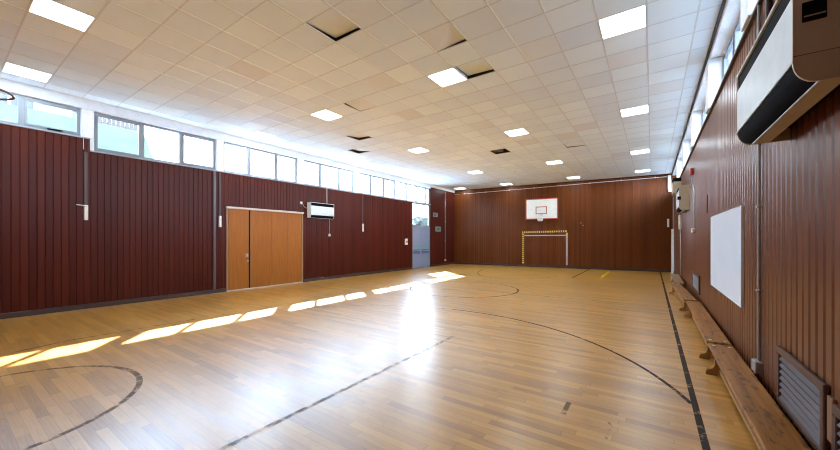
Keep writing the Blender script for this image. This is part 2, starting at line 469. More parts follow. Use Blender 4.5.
# slipped tiles: cell -> corner lifts (left-near, right-near, right-far, left-far)
slipped = {(-7, 5): (.012, .0, .048, .06), (-5, 7): (0, 0, .05, .0), (-5, 9): (.045, .0, .05, .07), (-13, 12): (.015, 0, .06, .09),
           (-15, 14): (.09, 0, .0, .09), (-10, 9): (.055, 0, 0, .012), (-4, 20): (.02, 0, .01, .035), (-8, 19): None}
beige = {(-8, 8), (-3, 9), (-7, 14), (-3, 17), (-4, 18), (-6, 18), (-9, 11), (-2, 24), (-3, 25), (-6, 29), (-11, 5), (-1, 11), (0, 14), (-5, 27)}
whitecells = {(-15, 3), (-14, 3), (-11, 19), (-7, 8)}
mt = MB(); g = .009; zt = H + .004
for i in range(-18, 2):
    for j in range(-3, 35):
        if (i, j) in slipped or (i, j) in lights: continue
        x0, x1 = max(cx(i), XL - .05) + g, min(cx(i + 1), XR - .05) - g; y0, y1 = cy(j) + g, cy(j + 1) - g
        if x1 - x0 < .03: continue
        mt.mi = 1 if (i, j) in beige else 2 if (i, j) in whitecells else 0
        mt.quad((x0, y0, zt), (x0, y1, zt), (x1, y1, zt), (x1, y0, zt))
mt.mi = 3
for i in range(-17, 2):
    mt.box((cx(i) - g - .002, cy(-3), H), (cx(i) + g + .002, cy(35), H + .010))
for j in range(-3, 36):
    mt.box((XL - .05, cy(j) - g - .002, H + .0015), (XR - .05, cy(j) + g + .002, H + .010))
struct(mt.build('ceiling', ['tile', 'tile_beige', 'tile_white', 'tbar']))

# the void over the tiles and the roof; unseen overhang shaped to trim sunlight
mb = MB(); mb.box((XL - .37, YN - .9, 5.45), (XR + .6, YF + .9, 5.6)); mb.box((XL - .37, YN - .9, 4.66), (XL - .2, YF + .5, 5.45)); mb.box((XR + .24, YN - .9, 4.74), (XR + .6, YF + .5, 5.45))
mb.box((XL - .5, YF + .15, 4.82), (XR + .5, YF + .4, 5.45)); mb.box((XL - .5, YN - .5, 4.82), (XR + .5, YN - .16, 5.45))
struct(mb.build('roof', 'roof'))
mb = MB(); mb.box((XL - .9, YN - .9, -.3), (XR + .9, YF + .9, -.02)); struct(mb.build('trim_foundation', 'ground'))

where = {(-7, 5): 'ceiling tile slipped open along two edges, nearest the viewer, black V-shaped gap',
         (-5, 7): 'beige ceiling tile with one thin black gap, just behind the bright central light panel',
         (-5, 9): 'ceiling tile lifted right beside the bright central light panel, black L-shaped gap',
         (-13, 12): 'ceiling tile lifted at its corner above the left windows, shallow V-shaped gap',
         (-15, 14): 'ceiling tile tipped up close to the left windows, small brown wedge gap',
         (-10, 9): 'beige ceiling tile with a short thin gap on its left side, by a light panel',
         (-4, 20): 'far ceiling tile with a small dark corner gap, right of the ceiling centre'}
for (i, j), lift in slipped.items():
    x0, x1, y0, y1 = cx(i) + .006, cx(i + 1) - .006, cy(j) + .006, cy(j + 1) - .006
    if lift is None:
        t = empty('ceiling_vent', ((x0 + x1) / 2, (y0 + y1) / 2, H), 'dark open ceiling vent with loose grey duct in the far half', 'vent')
        mb = MB(); w, d = (x1 - x0) / 2, (y1 - y0) / 2
        for a, b in (((-w, -d, 0), (w, -d + .03, .05)), ((-w, d - .03, 0), (w, d, .05)), ((-w, -d, 0), (-w + .03, d, .05)), ((w - .03, -d, 0), (w, d, .05))): mb.box(a, b)
        sub(mb, 'frame', 'blacktrim', t)
        mb = MB(); mb.box((-w + .03, -d + .03, .10), (w - .03, d - .03, .12)); sub(mb, 'backing', 'dark', t)
        mb = MB(); mb.tube([(-w + .08, -d + .22, .06), (-w + .16, .0, .07), (-.05, .04, .06), (.02, d - .1, .08)], .045, 8); sub(mb, 'duct', 'conduit', t)
        continue
    c = [(x0, y0), (x1, y0), (x1, y1), (x0, y1)]
    mb = MB(); z = [zt + .004 + l for l in lift]
    lo = [mb.bm.verts.new((p[0], p[1], q)) for p, q in zip(c, z)]; hi = [mb.bm.verts.new((p[0], p[1], q + .016)) for p, q in zip(c, z)]
    mb.bm.faces.new(lo[::-1]); mb.bm.faces.new(hi)
    for k in range(4): mb.bm.faces.new((lo[k], lo[(k + 1) % 4], hi[(k + 1) % 4], hi[k]))
    tag(mb.build('ceiling_tile', 'tile_beige' if (i, j) in ((-10, 9), (-5, 7)) else 'tile'), where[(i, j)], 'ceiling tile', 'slipped ceiling tiles')

# recessed light panels
rowname = {1: 'nearest the viewer', 9: 'second from the viewer', 16: 'third from the viewer', 24: 'second from the end wall', 31: 'nearest the end wall'}
colname = {-17: 'leftmost', -12: 'second from left', -6: 'third from left', -1: 'rightmost'}
proto = None
for i, j in lights:
    if j == 1 and i > -12: continue         # outside the frame
    loc = ((cx(i) + cx(i + 1)) / 2, (cy(j) + cy(j + 1)) / 2, H)
    if proto is None:
        t = proto = empty('ceiling_light', loc)
        w, d = TXP / 2 - .002, TYP / 2 - .002
        mb = MB()
        for a, b in (((-w, -d, 0), (w, -d + .016, .04)), ((-w, d - .016, 0), (w, d, .04)), ((-w, -d, 0), (-w + .016, d, .04)), ((w - .016, -d, 0), (w, d, .04))): mb.box(a, b)
        sub(mb, 'frame', 'white', t)
        mb = MB(); mb.box((-w + .016, -d + .016, .006), (w - .016, d - .016, .012)); sub(mb, 'diffuser', 'panel', t)
        mb = MB(); mb.box((-w, -d, .04), (w, d, .085), .004); sub(mb, 'housing', 'conduit', t)
    else:
        t = copy_tree(proto); t.location = loc
    tag(t, 'lit ceiling panel, ' + colname[i] + ', in the row ' + rowname[j] if j != 1 else
        'square lit ceiling panel nearest the viewer, ' + ('right over the left windows' if i == -17 else 'at the top left of the photo'), 'ceiling light', 'lit ceiling panels')

for (x, y), nm in (((-5.21, 8.9), 'small white smoke detector on the ceiling above the middle of the hall'), ((-5.20, 15.4), 'small white smoke detector on the ceiling toward the end wall')):
    t = empty('smoke_detector', (x, y, H), nm, 'smoke detector', 'smoke detectors')
    mb = MB(); mb.tube([(0, 0, 0), (0, 0, -.02)], .06, 14); sub(mb, 'base', 'white', t)
    mb = MB(); mb.tube([(0, 0, -.02), (0, 0, -.05)], .042, 14); sub(mb, 'sensor', 'offwhite', t)

# ------------------------------------------------------------------ windows
wn = [0]
def window(side, a, b, z0, z1, mull, face, depth=.05, opener=(), sash=()):
    """a framed strip of panes; face = x of the inner face of the frame"""
    wn[0] += 1
    sgn = -1 if side == 'left' else 1
    t = empty('window_%d' % wn[0], (face, (a + b) / 2, z0)); struct(t)
    F = lambda *p: p
    mb = MB(); x0, x1 = face, face + sgn * depth; fr = .055
    mb.box((x0, a, z0), (x1, b, z0 + fr)); mb.box((x0, a, z1 - fr), (x1, b, z1)); mb.box((x0, a, z0 + fr), (x1, a + fr, z1 - fr)); mb.box((x0, b - fr, z0 + fr), (x1, b, z1 - fr))
    for q, w in mull: mb.box((x0, q - w / 2, z0 + fr), (x1, q + w / 2, z1 - fr))
    mb.build('frame', 'alu', t)
    xs = face + sgn * depth * .6
    edges = [a] + [q for q, w in mull] + [b]
    for y0, y1 in zip(edges[:-1], edges[1:]):
        mb = MB(); mb.box((xs, y0 + .02, z0 + .02), (xs + sgn * .006, y1 - .02, z1 - .02)); mb.build('pane', 'glass', t)
    for q in opener:
        mb = MB(); mb.box((face - sgn * .0, q - .10, z0 + .035), (face - sgn * .05, q + .10, z0 + .06), .008); mb.box((face - sgn * .04, q - .02, z0 + .04), (face - sgn * .09, q + .13, z0 + .055), .006)
        mb.build('catch', 'black', t)
    for y0, y1 in sash:
        # opening light: an inner casement frame standing a little open
        mb = MB(); s = .04; xx0, xx1 = face - sgn * .012, face - sgn * .0 + sgn * .03
        z2, z3, y2, y3 = z0 + .05, z1 - .05, y0 + .03, y1 - .03
        mb.box((xx0, y2, z2), (xx1, y3, z2 + s)); mb.box((xx0, y2, z3 - s), (xx1, y3, z3)); mb.box((xx0, y2, z2 + s), (xx1, y2 + s, z3 - s)); mb.box((xx0, y3 - s, z2 + s), (xx1, y3, z3 - s))
        mb.build('sash', 'alu', t)
    return t
LX = XL - .06
window('left', YN + .02, 1.97, SILL_NEAR + .03, HEAD, [(1.10, .11)], LX, opener=(1.55,), sash=[(1.10, 1.97)])
window('left', 2.19, 4.86, SILL + .03, HEAD, [(3.10, .09), (3.965, .08)], LX, sash=[(2.19, 3.10), (3.965, 4.86)])
window('left', 5.08, 7.66, SILL + .03, HEAD, [(5.885, .11), (6.845, .12)], LX)
window('left', 7.95, 10.51, SILL + .03, HEAD, [(8.725, .11), (9.705, .10)], LX)
window('left', 10.81, 13.38, SILL + .03, HEAD, [(11.61, .11), (12.56, .13)], LX)
window('left', 13.77, 16.62, SILL + .03, HEAD, [(14.385, .12), (15.305, .12), (16.22, .12)], LX)
window('left', EXIT[0], 16.62, EXIT[2] + .04, SILL - .005, [], LX)
for a, b in RG:
    w = (b - a) / 3
    window('right', a, b, SILL_R + .035, 4.70, [(a + w, .09), (a + 2 * w, .09)], XR + .15, sash=[(a + 2 * w, b)], opener=(5.7,) if a == 5.02 else ())
# outer brickwork under the right-hand sills and behind the boarding, closes the shell
mb = MB(); mb.box((XR + .03, YN - .2, 0), (XR + .24, YF + .3, SILL_R)); struct(mb.build('trim_right_backing', 'dark'))

# ------------------------------------------------------------------ doors
d = struct(empty('door_1', (XL, DOOR[0], 0)))
leaf = [(5.20, 5.845), (5.895, 6.62), (6.63, 7.24), (7.25, 7.82)]
for k, (a, b) in enumerate(leaf):
    mb = MB(); mb.box((XL - .035, a, .03), (XL + .004, b, DOOR[2] - .02), .004); p = mb.build('panel', 'storedoor', d)
    if k:
        mb = MB(); mb.box((XL + .0, a - .005, .03), (XL + .009, a + .004, DOOR[2] - .02)); mb.build('edge_strip', 'edge', d)
mb = MB(); mb.box((XL - .03, DOOR[0] - .03, DOOR[2] - .02), (XL + .055, DOOR[1] + .03, DOOR[2] + .045), .006); mb.build('head_track', 'doortrim', d)
mb = MB(); mb.box((XL - .02, DOOR[0] - .02, 0), (XL + .02, DOOR[0] + .025, DOOR[2] - .02)); mb.box((XL - .02, DOOR[1] - .035, 0), (XL + .02, DOOR[1] + .01, DOOR[2] - .02)); mb.build('frame', 'edge', d)
mb = MB(); mb.box((XL - .02, DOOR[0], .0), (XL + .03, DOOR[1], .028), .004); mb.build('threshold', 'doortrim', d)
mb = MB(); mb.box((XL - .08, DOOR[0] - .02, 0), (XL - .06, DOOR[1] + .02, DOOR[2] + .05)); mb.build('backing', 'dark', d)
mb = MB(); mb.box((XL, 5.73, 1.04), (XL + .012, 5.82, 1.14), .004); mb.tube([(XL + .012, 5.775, 1.09), (XL + .05, 5.775, 1.09)], .022, 12); mb.build('handle', 'steel', d)
mb = MB(); mb.box((XL, 5.79, .88), (XL + .014, 5.835, .93), .003); mb.build('lock', 'steel', d)

d = struct(empty('door_2', (XL, 15.74, 0)))
y0, y1, ym = EXIT[0] + .05, EXIT[1] - .03, 15.72
mb = MB(); mb.box((XL - .1, EXIT[0], 0), (XL - .01, y0, EXIT[2])); mb.box((XL - .1, y1, 0), (XL - .01, EXIT[1], EXIT[2])); mb.box((XL - .1, EXIT[0], EXIT[2] - .07), (XL - .005, EXIT[1], EXIT[2] + .04)); mb.build('frame', 'alu', d)
for a, b, s in ((y0, ym - .008, 1), (ym + .008, y1, -1)):
    mb = MB(); mb.box((XL - .08, a, .015), (XL - .035, b, EXIT[2] - .07), .004); leafo = mb.build('leaf', 'bluedoor', d)
    mb = MB(); mb.box((XL - .04, a + .07, .80), (XL - .028, b - .07, 1.05), .003); mb.build('kick_band', 'darkblue', d)
    mb = MB(); mb.tube([(XL + .03, a + .10, .97), (XL + .03, b - .10, .97)], .02, 10)
    for q in (a + .12, b - .12): mb.box((XL - .035, q - .03, .93), (XL + .03, q + .03, 1.01), .006)
    mb.build('push_bar', 'bluedoor', d)
    mb = MB(); mb.box((XL - .036, a + .2, 1.17), (XL - .030, b - .2, 1.25)); mb.build('notice', 'green', d)
mb = MB(); mb.box((XL - .19, EXIT[0] - .1, 0), (XL - .17, EXIT[1] + .1, EXIT[2])); mb.build('backing', 'dark', d)

# ------------------------------------------------------------------ left wall fittings
def winder(y, z0, z1, label, rod_to=None, handle=None, dark=True):
    t = empty('window_winder', (XL, y, z0), label, 'window winder', 'window winders on the boarding')
    mb = MB(); mb.box((0, -.035, 0), (.06, .035, z1 - z0), .012); sub(mb, 'casing', 'offwhite', t)
    if handle: mb = MB(); mb.tube([(.05, 0, z1 - z0 - .03), (.10, 0, z1 - z0 - .03), (.10, handle, z1 - z0 - .01)], .012, 8); sub(mb, 'crank', 'offwhite', t)
    else: mb = MB(); mb.tube([(.05, .0, (z1 - z0) * .7), (.085, .0, (z1 - z0) * .7)], .018, 8); sub(mb, 'button', 'steel', t)
    if rod_to: mb = MB(); mb.box((0, -.03, z1 - z0), (.028, .03, rod_to - z0 - .03), .004); sub(mb, 'rod_cover', 'brownpipe', t)
    return t
winder(2.04, 2.03, 2.38, 'white crank winder under a dark rod, nearest the viewer on the left wall', SILL - .0, -.17)
winder(4.95, 1.96, 2.30, 'white winder just left of the orange store doors', SILL - .0)
winder(11.02, 1.95, 2.30, 'white winder on the left wall between the heater and the blue doors', SILL)
t = empty('wall_box', (XL, 14.25, 1.32), 'small white box on the boarding left of the blue doors', 'wall box')
mb = MB(); mb.box((0, -.09, 0), (.07, .09, .32), .012); sub(mb, 'case', 'offwhite', t)
mb = MB(); mb.box((.07, -.045, .10), (.078, .045, .2), .003); sub(mb, 'call_plate', 'red', t)
# grey post strip left of the store doors
mb = MB(); mb.box((XL - .004, 4.76, .11), (XL + .03, 4.84, SILL - .002), .012); tag(mb.build('cover_strip', 'strip', origin=(XL, 4.81, .11)), 'tall grey-brown vertical cover strip on the left wall beside the store doors', 'cover strip')

def heater(name, loc, mirror, label, L=1.31, D=.295, T=.56, group='wall fan heaters'):
    """fan convector, local: +x out of the wall, y along it, 1.31 x .31 x .56"""
    t = empty(name, loc, label, 'heater', group)
    s = mirror
    def curve(o=0.0): return [(D - .085 + (.085 - o) * math.sin(q), .105 - (.105 - o) * math.cos(q)) for q in (PI / 2 * k / 8 for k in range(9))]
    prof = [(0, .0)] + curve() + [(D, T), (0, T)]
    mb = MB(); th = .012
    # two end cheeks
    for a, b in ((-L / 2, -L / 2 + th), (L / 2 - th, L / 2)):
        mb = MB(); mb.prism([(s * p, q) for p, q in prof], 'y', a, b); sub(mb, 'end_panel', 'cream' if s < 0 else 'offwhite', t)
    # body behind the grilles
    mb = MB(); k = .022
    mb.prism([(0, .09), (s * D * .36, .09), (s * D * .36, .011)] + [(s * p, q) for p, q in curve(.014)] + [(s * (D - k), T - .01), (0, T - .01)], 'y', -L / 2 + th, L / 2 - th); sub(mb, 'core', 'black', t)
    mb = MB(); mb.box((s * (D - .02), -L / 2 + th, .118), (s * D, L / 2 - th, T - .125), .003); sub(mb, 'front_panel', 'heater_white', t)
    mb = MB(); mb.box((s * D * .38, -L / 2 + th, 0), (s * (D - .086), L / 2 - th, .012)); sub(mb, 'underside', 'cream' if s < 0 else 'offwhite', t)
    mb = MB(); mb.box((0, -L / 2 + th, T - .012), (s * D, L / 2 - th, T)); sub(mb, 'top_cover', 'cream' if s < 0 else 'offwhite', t)
    mb = MB(); mb.box((s * (D - .022), -L / 2 + th, T - .124), (s * (D - .010), L / 2 - th, T - .014)); sub(mb, 'upper_grille', 'black', t)
    mb = MB(); mb.prism([(s * p, q) for p, q in curve(.006)] + [(s * p, q) for p, q in curve(.012)[::-1]], 'y', -L / 2 + th, L / 2 - th); sub(mb, 'lower_grille', 'black', t)
    for a, b in (((s * (D - .092), -L / 2, -.003), (s * (D - .083), L / 2, .006)), ((s * (D - .004), -L / 2, .106), (s * (D + .003), L / 2, .115)), ((s * (D - .006), -L / 2, T - .008), (s * (D + .004), L / 2, T + .002))):
        mb = MB(); mb.box(a, b, .002); sub(mb, 'trim_bead', 'heater_white', t)
    if s < 0:
        mb = MB(); mb.box((s * .185, -L / 2 - .006, .29), (s * .265, -L / 2 + .002, .385), .003); c = sub(mb, 'control_panel', 'black', t)
        mb = MB(); mb.box((s * .19, -L / 2 - .0085, .312), (s * .26, -L / 2 - .005, .318)); sub(mb, 'control_slot', 'conduit', c)
        mb = MB(); mb.box((0, -L / 2 - .001, .135), (s * D, -L / 2 + .001, .138)); sub(mb, 'panel_seam', 'brownpipe', t)
    return t
heater('fan_heater', (XL, 8.63, 2.41), 1, 'white fan heater on the left wall beside the orange store doors', 1.12, .22, .58)
heater('fan_heater', (XR, 3.035, 2.335), -1, 'large white and tan fan heater in close-up at the top right')
heater('fan_heater', (XR, 12.65, 2.42), -1, 'small far fan heater with tan end, high on the right wall', 1.31, .23, .70)

# socket, cable and switch by the left heater
t = empty('wall_socket', (XL, 7.80, 2.90), 'small white socket with a grey cable, left of the left-wall heater', 'socket')
mb = MB(); mb.box((0, -.045, 0), (.04, .045, .09), .008); sub(mb, 'box', 'offwhite', t)
mb = MB(); mb.tube([(.02, .04, .03), (.03, .10, -.06), (.03, .17, -.12), (.03, .27, -.13)], .012, 8); sub(mb, 'cable', 'conduit', t)
t = empty('heater_switch', (XL, 9.12, 1.72), 'white switch hanging on a cord run below the left-wall heater', 'switch')
mb = MB(); mb.box((0, -.05, 0), (.045, .05, .1), .01); sub(mb, 'box', 'offwhite', t)
mb = MB(); mb.tube([(.015, 0, .1), (.015, 0, .70)], .012, 8); sub(mb, 'cable', 'conduit', t)
mb = MB(); mb.tube([(XL + .012, 9.0, 2.985), (XL + .012, 9.0, SILL)], .013, 8); tag(mb.build('cable_conduit', 'paleconduit', origin=(XL, 9.0, 2.985)), 'pale conduit rising from the left-wall heater to the window sill', 'conduit')

# signs, conduit beyond the blue doors
t = empty('exit_sign', (XL, 17.2, 2.96), 'upper small grey-green sign on the boarding right of the blue doors', 'sign')
mb = MB(); mb.box((0, -.25, 0), (.025, .25, .24), .005); sub(mb, 'plate', 'signgrey', t)
mb = MB(); mb.box((.025, -.2, .05), (.028, .05, .19)); sub(mb, 'pictogram', 'signdark', t)
t = empty('wall_notice', (XL, 17.5, 2.08), 'lower pale grey notice on the boarding right of the blue doors', 'notice')
mb = MB(); mb.box((0, -.30, 0), (.02, .30, .30), .004); sub(mb, 'plate', 'signgrey', t)
mb = MB(); mb.box((.02, -.16, .09), (.023, .16, .21)); sub(mb, 'pictogram', 'signdark', t)
t = empty('cable_conduit', (XL, 18.35, .30), 'thin vertical conduit with a low box, left wall near the far corner', 'conduit')
mb = MB(); mb.tube([(.015, 0, .06), (.015, 0, 4.3)], .012, 8)
for q in (1.2, 2.4, 3.6): mb.box((0, -.025, q), (.03, .025, q + .04))
sub(mb, 'tube', 'conduit', t)
mb = MB(); mb.box((0, -.07, -.05), (.05, .07, .07), .008); sub(mb, 'box', 'paleconduit', t)

# ------------------------------------------------------------------ end wall
t = end_empty('basketball_hoop', 5.51, 2.75, 'red-edged white basketball backboard with net on the end wall', 'basketball hoop')
def hoop_parts(t, rimmat):
    W, Hh, yo = .885, 1.19, -.16
    mb = MB(); mb.box((-W + .04, yo - .02, .04), (W - .04, yo + .02, Hh - .04)); sub(mb, 'backboard', 'board', t)
    mb = MB()
    for a, b in (((-W, yo - .028, 0), (W, yo + .024, .055)), ((-W, yo - .028, Hh - .055), (W, yo + .024, Hh)), ((-W, yo - .028, .055), (-W + .055, yo + .024, Hh - .055)), ((W - .055, yo - .028, .055), (W, yo + .024, Hh - .055))): mb.box(a, b, .004)
    sub(mb, 'edging', 'orange', t)
    mb = MB(); a, b, c, e, k = -.32, .30, .30, .73, .045
    for p, q in (((a, c), (b, c + k)), ((a, e - k), (b, e)), ((a, c + k), (a + k, e - k)), ((b - k, c + k), (b, e - k))): mb.box((p[0], yo - .026, p[1]), (q[0], yo - .02, q[1]))
    sub(mb, 'target_square', 'orange', t)
    for x in (-.5, .5):
        for z in (.15, .95): mb = MB(); mb.box((x - .04, 0, z), (x + .04, yo + .02, z + .07)); sub(mb, 'bracket', 'brownpipe', t)
    mb = MB(); rc = yo - .02 - .15 - .225; rz = .29
    mb.tube([(.225 * math.cos(q), rc + .225 * math.sin(q), rz) for q in (2 * PI * k / 28 for k in range(28))], .011, 8, True)
    mb.box((-.06, yo - .02, rz - .10), (.06, yo - .035, rz + .03), .004); mb.prism([(yo - .035, rz - .09), (yo - .035, rz), (rc + .23, rz), (rc + .22, rz - .02)], 'x', -.04, .04)
    sub(mb, 'rim', rimmat, t)
    return rc, rz
rc, rz = hoop_parts(t, 'orange')
mb = MB()
for k in range(12):
    for sgn in (1, -1):
        a0 = 2 * PI * k / 12; pts = []
        for i in range(6):
            f = i / 5; r = .22 - .10 * f ** .8; q = a0 + sgn * f * .8
            pts.append((r * math.cos(q), rc + r * math.sin(q), rz - .40 * f))
        mb.tube(pts, .010, 5)
mb.tube([(.12 * math.cos(q), rc + .12 * math.sin(q), rz - .40) for q in (2 * PI * k / 16 for k in range(16))], .014, 6, True)
sub(mb, 'net', 'net', t)
# the same hoop over the viewer, on the near wall: only its ring reaches into the frame
t = empty('basketball_hoop', (-5.33, YN, 2.73), 'dark basketball ring cut off at the left edge of the photo', 'basketball hoop'); t.rotation_euler = (0, 0, PI)
hoop_parts(t, 'rim')

t = end_empty('goal_marking', 5.62, 0, 'yellow and black taped goal outline on the end wall under the backboard', 'goal')
t.location = END @ Vector((0, 0, 0))
def hazard(mb, a, b, vertical):
    n = int((b - a) / .06)
    for k in range(n):
        mb.mi = k % 2; p, q = a + (b - a) * k / n, a + (b - a) * (k + 1) / n
        if vertical is not None: mb.box((vertical - .05, -.006, p), (vertical + .05, -.001, q))
    mb.mi = 0
mb = MB(); hazard(mb, .20, 2.0, 4.44); sub(mb, 'left_post', ['yellow', 'tapeblack'], t)
mb = MB(); n = 42
for k in range(n):
    mb.mi = k % 2; p, q = 4.39 + 2.48 * k / n, 4.39 + 2.48 * (k + 1) / n
    mb.box((p, -.007, 1.97 + .04 * k / n), (q, -.001, 2.07 + .04 * k / n))
sub(mb, 'crossbar', ['yellow', 'tapeblack'], t)
mb = MB(); mb.box((4.5, -.004, 1.80), (6.78, -.001, 1.86)); sub(mb, 'inner_line', 'oldtape', t)
mb = MB(); mb.box((6.78, -.006, .17), (6.87, -.001, 1.86)); sub(mb, 'right_post', 'oldtape', t)
mb = MB(); mb.mi = 0; mb.box((6.78, -.007, 1.86), (6.87, -.001, 1.97)); sub(mb, 'corner_tape', 'yellow', t)

mb = MB(); mb.tube([(0.02, -.03, 4.53), (4.0, -.03, 4.575), (8.0, -.03, 4.63), (11.33, -.03, 4.66)], .017, 8)
for k in range(8): mb.box((.7 + 1.45 * k, -.05, 4.535 + .0118 * (.7 + 1.45 * k) - .03), (.75 + 1.45 * k, 0, 4.535 + .0118 * (.7 + 1.45 * k) + .03))
o = mb.build('cable_conduit', 'paleconduit', xf=END); tag(o, 'long pale conduit running along the top of the end wall', 'conduit')
t = end_empty('vertical_trunking', 11.44, 3.96, 'short white vertical trunking in the top right corner of the end wall', 'trunking')
mb = MB(); mb.box((-.07, -.08, .06), (.06, 0, .76), .01); sub(mb, 'body', 'white', t)
mb = MB(); mb.box((-.05, -.09, -.04), (.09, 0, .06), .01); sub(mb, 'end_box', 'offwhite', t)
t = end_empty('window_winder', 11.39, 2.20, 'white winder at the right end of the end wall', 'window winder', 'window winders on the boarding')
mb = MB(); mb.box((-.04, -.06, 0), (.04, 0, .40), .012); sub(mb, 'casing', 'offwhite', t)
mb = MB(); mb.tube([(0, -.06, .25), (0, -.10, .25)], .02, 8); sub(mb, 'button', 'steel', t)
for u, z, nm in ((7.54, 2.50, 'upper small pale hook on the end wall right of the goal'), (7.64, 2.36, 'lower small pale hook on the end wall right of the goal')):
    t = end_empty('wall_hook', u, z, nm, 'hook', 'small hooks on the end wall')
    mb = MB(); mb.box((-.025, -.012, -.025), (.025, .004, .025), .006); sub(mb, 'plate', 'conduit', t)
    mb = MB(); mb.tube([(0, -.01, 0), (0, -.06, -.01), (0, -.07, .03)], .01, 6); sub(mb, 'hook', 'conduit', t)

# ------------------------------------------------------------------ right wall
def rw(name, y, z, label, cat, group=None): return empty(name, (XR, y, z), label, cat, group)   # local: -x into the hall
t = rw('whiteboard', 6.42, .81, 'large plain whiteboard on the right wall above the benches', 'whiteboard')
mb = MB(); mb.box((-.022, -1.185, .012), (0, 1.185, 1.153)); sub(mb, 'panel', 'whiteboard', t)
mb = MB()
for a, b in (((-.028, -1.20, 0), (0, 1.20, .014)), ((-.028, -1.20, 1.151), (0, 1.20, 1.165)), ((-.028, -1.20, .014), (0, -1.186, 1.151)), ((-.028, 1.186, .014), (0, 1.20, 1.151))): mb.box(a, b, .003)
sub(mb, 'frame', 'heater_white', t)

t = rw('cable_conduit', 4.48, .34, 'grey vertical conduit ending in a metal box behind the nearest bench', 'conduit')
mb = MB(); mb.tube([(-.018, 0, .09), (-.018, 0, SILL_R - .34)], .0125, 10)
for q in (.75, 1.55, 2.4): mb.box((-.038, -.03, q), (0, .03, q + .02), .003)
sub(mb, 'tube', 'conduit', t)
mb = MB(); mb.box((-.06, -.07, -.02), (0, .07, .09), .006); sub(mb, 'socket_box', 'steel', t)
mb = MB(); mb.tube([(XR - .022, 4.14, 2.6), (XR - .022, 4.14, SILL_R)], .022, 10); tag(mb.build('cable_conduit', 'brownpipe', origin=(XR, 4.14, 2.6)), 'brown pipe running up behind the close-up heater to the sill', 'conduit')
t = rw('duct_box', 4.05, SILL_R + .036, 'tan box on the right window sill above the close-up heater', 'box')
mb = MB(); mb.box((-.06, -.45, .0), (.09, .36, .40), .006); sub(mb, 'case', 'cream', t)
mb = MB(); mb.box((-.066, -.45, .30), (-.056, .36, .315)); sub(mb, 'lid', 'cream', t)

def louvre(y0, y1, z0, z1, n, label, lm='louvre'):
    t = rw('louvre_vent', (y0 + y1) / 2, z0, label, 'vent', 'louvred vents low on the right wall')
    w, h, f = (y1 - y0) / 2, z1 - z0, .055
    mb = MB()
    for a, b in (((-.03, -w, 0), (0, w, f)), ((-.03, -w, h - f), (0, w, h)), ((-.03, -w, f), (0, -w + f, h - f)), ((-.03, w - f, f), (0, w, h - f))): mb.box(a, b, .006)
    sub(mb, 'frame', 'louvreframe', t)
    mb = MB(); mb.box((-.003, -w + f, f), (-.001, w - f, h - f)); sub(mb, 'backing', 'dark', t)
    for k in range(n):
        z = f + (h - 2 * f) * (k + .15) / n; p = (h - 2 * f) / n
        mb = MB(); mb.prism([(-.026, z), (-.021, z - .004), (-.006, z + p * .48), (-.012, z + p * .48 + .004)], 'y', -w + f, w - f); sub(mb, 'slat', lm, t)
    return t
louvre(*L1, 7, 'slatted brown louvre vent beside the nearest bench, with purplish slats')
louvre(*L2, 6, 'dark louvre vent cut off at the bottom right edge of the photo')
louvre(*L3, 6, 'small far louvre vent low on the right wall past the whiteboard', 'louvrepale')
mb = MB(); mb.box((XR - .02, 2.895, .42), (XR + .004, 2.965, .68), .004); tag(mb.build('wood_panel', 'patchwood', origin=(XR, 2.93, .42)), 'small pale wood panel between the two near louvre vents', 'panel')
mb = MB(); mb.box((XR - .012, 8.22, 2.08), (XR + .004, 8.33, 2.42), .003); tag(mb.build('cover_plate', 'louvreframe', origin=(XR, 8.27, 2.08)), 'narrow reddish cover plate on the right wall just past the whiteboard', 'plate')

t = rw('fire_alarm', 10.95, 3.22, 'red fire alarm sounder high on the right wall by the far heater', 'alarm')
mb = MB(); mb.box((-.07, -.09, 0), (.004, .09, .17), .02); sub(mb, 'body', 'red', t)
mb = MB(); mb.tube([(-.03, 0, 0), (-.03, 0, -.2), (-.03, .06, -.3)], .012, 8); sub(mb, 'cable', 'conduit', t)
t = rw('cable_conduit', 10.45, 1.80, 'thin grey conduit with a cream box, right wall below the far heater', 'conduit')
mb = MB(); mb.tube([(-.015, 0, .06), (-.015, 0, .95), (-.015, .35, 1.15)], .013, 8); sub(mb, 'tube', 'paleconduit', t)
mb = MB(); mb.box((-.07, -.16, -.05), (0, .14, .06), .012); sub(mb, 'box', 'doortrim', t)
t = rw('window_winder', 15.0, 1.95, 'white winder on a long grey conduit at the far end of the right wall', 'window winder', 'window winders on the boarding')
mb = MB(); mb.box((-.08, -.10, 0), (0, .10, .5), .012); sub(mb, 'casing', 'offwhite', t)
mb = MB(); mb.tube([(-.02, 0, -1.6), (-.02, 0, 0)], .016, 8); sub(mb, 'rod_cover', 'conduit', t)
t = rw('junction_box', 15.5, 3.24, 'tan box with a black top high in the far right corner', 'box')
mb = MB(); mb.box((-.24, -.4, 0), (.004, .4, .42), .01); sub(mb, 'case', 'cream', t)
mb = MB(); mb.box((-.24, -.4, .42), (0, .4, .56), .01); sub(mb, 'lid', 'black', t)
t = rw('corner_post', 19.9, 0.0, 'white vertical post standing in the far right corner', 'post')
mb = MB(); mb.box((-.10, -.08, .0), (-.004, .08, 2.08), .006); sub(mb, 'post', 'white', t)
mb = MB(); mb.tube([(-.03, 0, 2.08), (-.03, 0, 4.1)], .013, 8); sub(mb, 'conduit', 'paleconduit', t)

